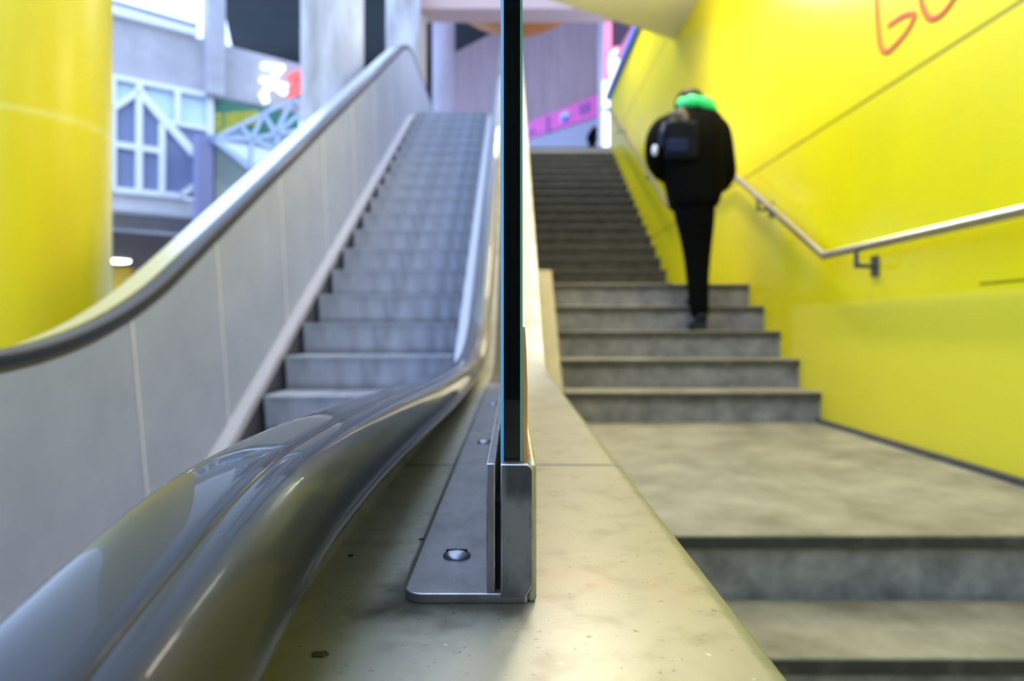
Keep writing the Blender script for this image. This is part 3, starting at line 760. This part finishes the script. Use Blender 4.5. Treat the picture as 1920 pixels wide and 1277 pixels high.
# portal, lights and red post at the head of the stairs
pc = P(1126, 150, 14.5)
tag(MB().box(pc.x - 0.05, pc.x + 0.05, 14.45, 14.6, Z_TOP, 7.0).build('portal_post', M_shop), 'thin pale post at the head of the stairs', 'post')
tag(MB().box(P(1133, 0, 14.8).x, P(1146, 0, 14.8).x, 14.75, 14.9, Z_TOP, 7.0).build('neon_tube', M_glow_pink), 'tall glowing pink tube beside the pale post', 'light')
o = MB().ball(P(1154, 122, 14.24), 0.16, 0.10, 0.33).build('globe_lamp', M_glow, smooth=True); tag(o, 'glowing white oval lamp above the far end of the wall handrail', 'lamp')
MB().ball(P(1158, 122, 14.45), 0.22, 0.09, 0.40).build('pink_surround', M_glow_pink, o, smooth=True)
MB().box(P(1154, 0, 14.3).x - 0.02, P(1154, 0, 14.3).x + 0.02, 14.26, 14.30, Z_TOP, P(1154, 122, 14.3).z).build('stand', M_post, o)
lpn = thing('light_box', 'tall white lit panels, one above the other, at the head of the stairs', 'light', P(1138, 270, 14.2))
MB().box(P(1130, 0, 14.2).x, P(1154, 0, 14.2).x, 14.1, 14.25, (HY - 203) / F * 14.2, (HY - 154) / F * 14.2).build('panel', M_glow, lpn)
MB().box(P(1130, 0, 14.2).x, P(1146, 0, 14.2).x, 14.12, 14.25, (HY - 208) / F * 14.2, (HY - 203) / F * 14.2).build('joint', M_post, lpn)
MB().box(P(1130, 0, 14.2).x, P(1144, 0, 14.2).x, 14.1, 14.25, Z_TOP, (HY - 208) / F * 14.2).build('panel', M_glow, lpn)
mb = MB().box(P(1146, 0, 16).x, 4.0, 16, 16.3, Z_TOP, 8.7)
struct(mb.build('wall_far_right', mat('plum_wall', (0.10, 0.055, 0.09), 0.8)), 'plum coloured wall behind the far end of the yellow wall', 'wall')
struct(MB().tube([P(1158, 108, 13.6), P(1196, 40, 13.6)], 0.06, 12).build('trim_4', M_pinkpaint), 'pink sloping edge above the blue band', 'trim')

# ------------------------------------------------------------------ person climbing the stairs
def skin(name, nodes, edges, m, parent=None, sub=2, root=0):
    me = bpy.data.meshes.new(name)
    keys = list(nodes)
    me.from_pydata([nodes[k][0] for k in keys], [(keys.index(a), keys.index(b)) for a, b in edges], [])
    me.materials.append(m)
    o = bpy.data.objects.new(name, me); COL.objects.link(o)
    sk = o.modifiers.new('skin', 'SKIN'); sk.use_smooth_shade = True
    for k, sv in zip(keys, me.skin_vertices[0].data):
        r = nodes[k][1]; sv.radius = (r, r) if not isinstance(r, tuple) else r
        sv.use_root = (keys.index(k) == root)
    ss = o.modifiers.new('subdivision', 'SUBSURF'); ss.levels = ss.render_levels = sub
    if parent: o.parent = parent
    return o
# person facing away (+Y); pixel-measured joints at their own depths
def J(px, py, d, r): return (P(px, py, d), r)
body = {
 'pelvis': J(1303, 352, 4.64, 0.10), 'waist': J(1300, 315, 4.63, 0.11), 'chest': J(1296, 262, 4.66, 0.130), 'upper': J(1295, 228, 4.68, 0.11),
 'neck': J(1297, 207, 4.70, 0.05), 'head0': J(1295, 196, 4.74, 0.062), 'head1': J(1294, 181, 4.75, 0.066),
 'sl': J(1256, 231, 4.68, 0.05), 'el': J(1231, 300, 4.62, 0.038), 'wl': J(1258, 336, 4.78, 0.028),
 'sr': J(1336, 231, 4.68, 0.05), 'er': J(1355, 318, 4.62, 0.038), 'wr': J(1337, 354, 4.78, 0.028),
 'hr0': J(1308, 385, 4.64, 0.07), 'kr': J(1308, 475, 4.70, 0.045), 'ar': J(1312, 575, 4.61, 0.032), 'fr': J(1314, 600, 4.68, 0.025),
 'hl': J(1294, 385, 4.70, 0.07), 'kl': J(1298, 404, 5.02, 0.048), 'al': J(1300, 516, 5.02, 0.032), 'fl': J(1300, 531, 5.10, 0.025)}
E = [('pelvis', 'waist'), ('waist', 'chest'), ('chest', 'upper'), ('upper', 'neck'), ('neck', 'head0'), ('head0', 'head1'),
     ('upper', 'sl'), ('sl', 'el'), ('el', 'wl'), ('upper', 'sr'), ('sr', 'er'), ('er', 'wr'),
     ('pelvis', 'hr0'), ('hr0', 'kr'), ('kr', 'ar'), ('ar', 'fr'), ('pelvis', 'hl'), ('hl', 'kl'), ('kl', 'al'), ('al', 'fl')]
per = skin('person', body, E, M_skin)
tag(per, 'person in black coat with green scarf climbing the stairs, seen from behind', 'person')
# coat: a lofted padded body, its sleeves bent at the elbow with the hands in the front pockets
rows = [(203, 1274, 1326, 4.70, .06), (209, 1262, 1338, 4.70, .10), (218, 1244, 1350, 4.69, .13), (232, 1230, 1358, 4.68, .155), (252, 1226, 1359, 4.665, .175), (280, 1230, 1358, 4.65, .185), (310, 1236, 1358, 4.645, .19), (338, 1245, 1359, 4.645, .185), (358, 1250, 1352, 4.65, .175), (378, 1254, 1348, 4.655, .19), (400, 1260, 1338, 4.665, .18)]
rg = []
for py, a_, b_, d_, h_ in rows:
    l, r_ = P(a_, py, d_), P(b_, py, d_); cx, hw = (l.x + r_.x) / 2, (r_.x - l.x) / 2
    ring = []
    for j in range(28):
        t_ = 2 * math.pi * j / 28; cs, sn = math.cos(t_), math.sin(t_)
        ring.append(Vector((cx + hw * abs(cs) ** 0.8 * (1 if cs > 0 else -1), d_ + h_ * abs(sn) ** 0.8 * (1 if sn > 0 else -1), l.z + 0.004 * math.sin(3 * t_ + py))))
    rg.append(ring)
co = MB().rings(rg).build('coat', M_coat, per, smooth=True, angle=80)
ss = co.modifiers.new('subdivision', 'SUBSURF'); ss.levels = ss.render_levels = 1
def sleeve(pts, rr):
    o_ = MB().tube([P(*p) for p in pts], rr, 16).build('sleeve', M_coat, co, smooth=True, angle=80)
    q_ = o_.modifiers.new('subdivision', 'SUBSURF'); q_.levels = q_.render_levels = 2
sleeve([(1262, 222, 4.68), (1243, 238, 4.67), (1232, 258, 4.65), (1230, 285, 4.61), (1233, 308, 4.62), (1244, 326, 4.70), (1262, 338, 4.80)], [0.05, 0.078, 0.082, 0.078, 0.074, 0.064, 0.05])
sleeve([(1330, 222, 4.68), (1346, 238, 4.67), (1352, 262, 4.65), (1355, 295, 4.61), (1355, 328, 4.61), (1350, 346, 4.70), (1332, 356, 4.80)], [0.05, 0.078, 0.082, 0.080, 0.086, 0.070, 0.05])
tr = {'p': J(1300, 345, 4.64, 0.135), 'hr': J(1301, 395, 4.64, 0.155), 'tr': J(1305, 430, 4.67, 0.128), 'kr': J(1307, 480, 4.70, 0.098), 'cr': J(1308, 535, 4.66, 0.078), 'ar': J(1313, 604, 4.61, 0.062),
      'hl': J(1294, 388, 4.74, 0.120), 'kl': J(1298, 404, 5.02, 0.100), 'cl': J(1300, 460, 5.05, 0.080), 'al': J(1300, 512, 5.02, 0.062)}
skin('trousers', tr, [('p', 'hr'), ('hr', 'tr'), ('tr', 'kr'), ('kr', 'cr'), ('cr', 'ar'), ('p', 'hl'), ('hl', 'kl'), ('kl', 'cl'), ('cl', 'al')], M_trouser, per)
def shoe(px, d, z):
    x = (px - 960) / F * d
    nodes = {'heel': (Vector((x, d - 0.07, z + 0.045)), (0.040, 0.044)), 'mid': (Vector((x, d + 0.03, z + 0.045)), (0.040, 0.042)), 'toe': (Vector((x, d + 0.14, z + 0.034)), (0.045, 0.032)), 'tip': (Vector((x, d + 0.185, z + 0.026)), (0.032, 0.022)), 'shaft': (Vector((x, d - 0.05, z + 0.11)), 0.045)}
    return skin('shoe', nodes, [('heel', 'mid'), ('mid', 'toe'), ('toe', 'tip'), ('heel', 'shaft')], M_shoe, per)
shoe(1312, 4.60, Z_LAND + 0.173 * 3)
shoe(1300, 5.03, Z_LAND + 0.173 * 4)
h = P(1294, 193, 4.745)
MB().ball((h.x, h.y - 0.008, h.z + 0.004), 0.090, 0.102, 0.092).build('hair', M_hair, per, smooth=True)
# face (turned away)
fm = MB().ball((h.x, h.y + 0.087, h.z - 0.012), 0.013, 0.022, 0.022); fm.build('nose', M_skin, per, smooth=True)
# headphones
hp = MB(); arc = []
for i in range(15):
    a = math.pi * i / 14; arc.append((h.x + 0.094 * math.cos(a), h.y + 0.005, h.z - 0.01 + 0.104 * math.sin(a)))
hp.tube(arc, 0.010, 8)
for s_ in (-1, 1): hp.ball((h.x + 0.090 * s_, h.y + 0.005, h.z - 0.015), 0.02, 0.036, 0.042)
tag(hp.build('headphones', M_coat, smooth=True), 'dark headphones on the head of the person climbing the stairs', 'headphones')
# scarf: wound ring, higher at the back
sc = P(1308, 200, 4.69)
rg = []
mbs = MB()
for i in range(29):
    a = 2 * math.pi * i / 28
    rg.append(Vector((sc.x + 0.095 * math.cos(a) - 0.006, sc.y + 0.085 * math.sin(a), sc.z - 0.020 * math.cos(a) + 0.004 * math.sin(3 * a))))
mbs.tube(rg, [0.040 + 0.006 * math.sin(5 * i) for i in range(29)], 12)
mbs.ball((sc.x + 0.055, sc.y - 0.075, sc.z - 0.022), 0.055, 0.035, 0.028, rot=Matrix.Rotation(R(24), 3, 'Y'))
mbs.build('scarf', M_scarf, per, smooth=True)
# backpack
bk0 = P(1275, 262, 4.44)
bk = thing('backpack', 'small navy backpack on the back of the person climbing the stairs', 'backpack', bk0)
m_ = MB().box(bk0.x - 0.10, bk0.x + 0.12, 4.42, 4.475, bk0.z - 0.13, bk0.z + 0.12); m_.build('body', M_pack, bk, bevel=0.03, bseg=4)
q = P(1270, 270, 4.39)
MB().box(q.x - 0.065, q.x + 0.075, 4.405, 4.43, q.z - 0.05, q.z + 0.04).build('pocket', M_packlight, bk, bevel=0.012)
q = P(1228, 282, 4.50)
MB().ball((q.x, 4.50, q.z), 0.020, 0.018, 0.036).build('highlight_spot', M_reflector, bk, smooth=True)  # white highlight of a reflective patch, put in as pale colour
q = P(1272, 223, 4.46)
fur = MB()
for i in range(16):
    fur.ball((q.x + random.uniform(-0.045, 0.045), 4.47 + random.uniform(-0.03, 0.03), q.z + random.uniform(-0.05, 0.05)), 0.028, 0.025, 0.028, 10, 7)
fur.build('fur_tuft', M_fur, bk, smooth=True)
MB().tube([P(1246, 232, 4.47), P(1240, 250, 4.40), P(1238, 275, 4.40)], 0.016, 8).build('strap', M_packlight, bk, smooth=True)

# far walker at the head of the stairs
def far(px, py, d=15.6): return P(px, py, d)
fp = skin('walker', {'p': (far(1110, 266), 0.085), 'c': (far(1112, 252), 0.10), 'n': (far(1116, 242), 0.07), 'h': (far(1117, 237), 0.085), 'hl': (far(1107, 274), 0.06), 'fl': (Vector((far(1104, 0).x, 15.6, Z_TOP + 0.015)), 0.06), 'hr': (far(1113, 274), 0.06), 'fr': (Vector((far(1116, 0).x, 15.7, Z_TOP + 0.015)), 0.06), 'a1': (far(1106, 252), 0.06), 'a2': (far(1102, 266), 0.05), 'b1': (far(1118, 253), 0.06), 'b2': (far(1119, 266), 0.05)},
     [('p', 'c'), ('c', 'n'), ('n', 'h'), ('p', 'hl'), ('hl', 'fl'), ('p', 'hr'), ('hr', 'fr'), ('c', 'a1'), ('a1', 'a2'), ('c', 'b1'), ('b1', 'b2')], M_coat)
tag(fp, 'tiny dark walking person at the head of the stairs', 'person')
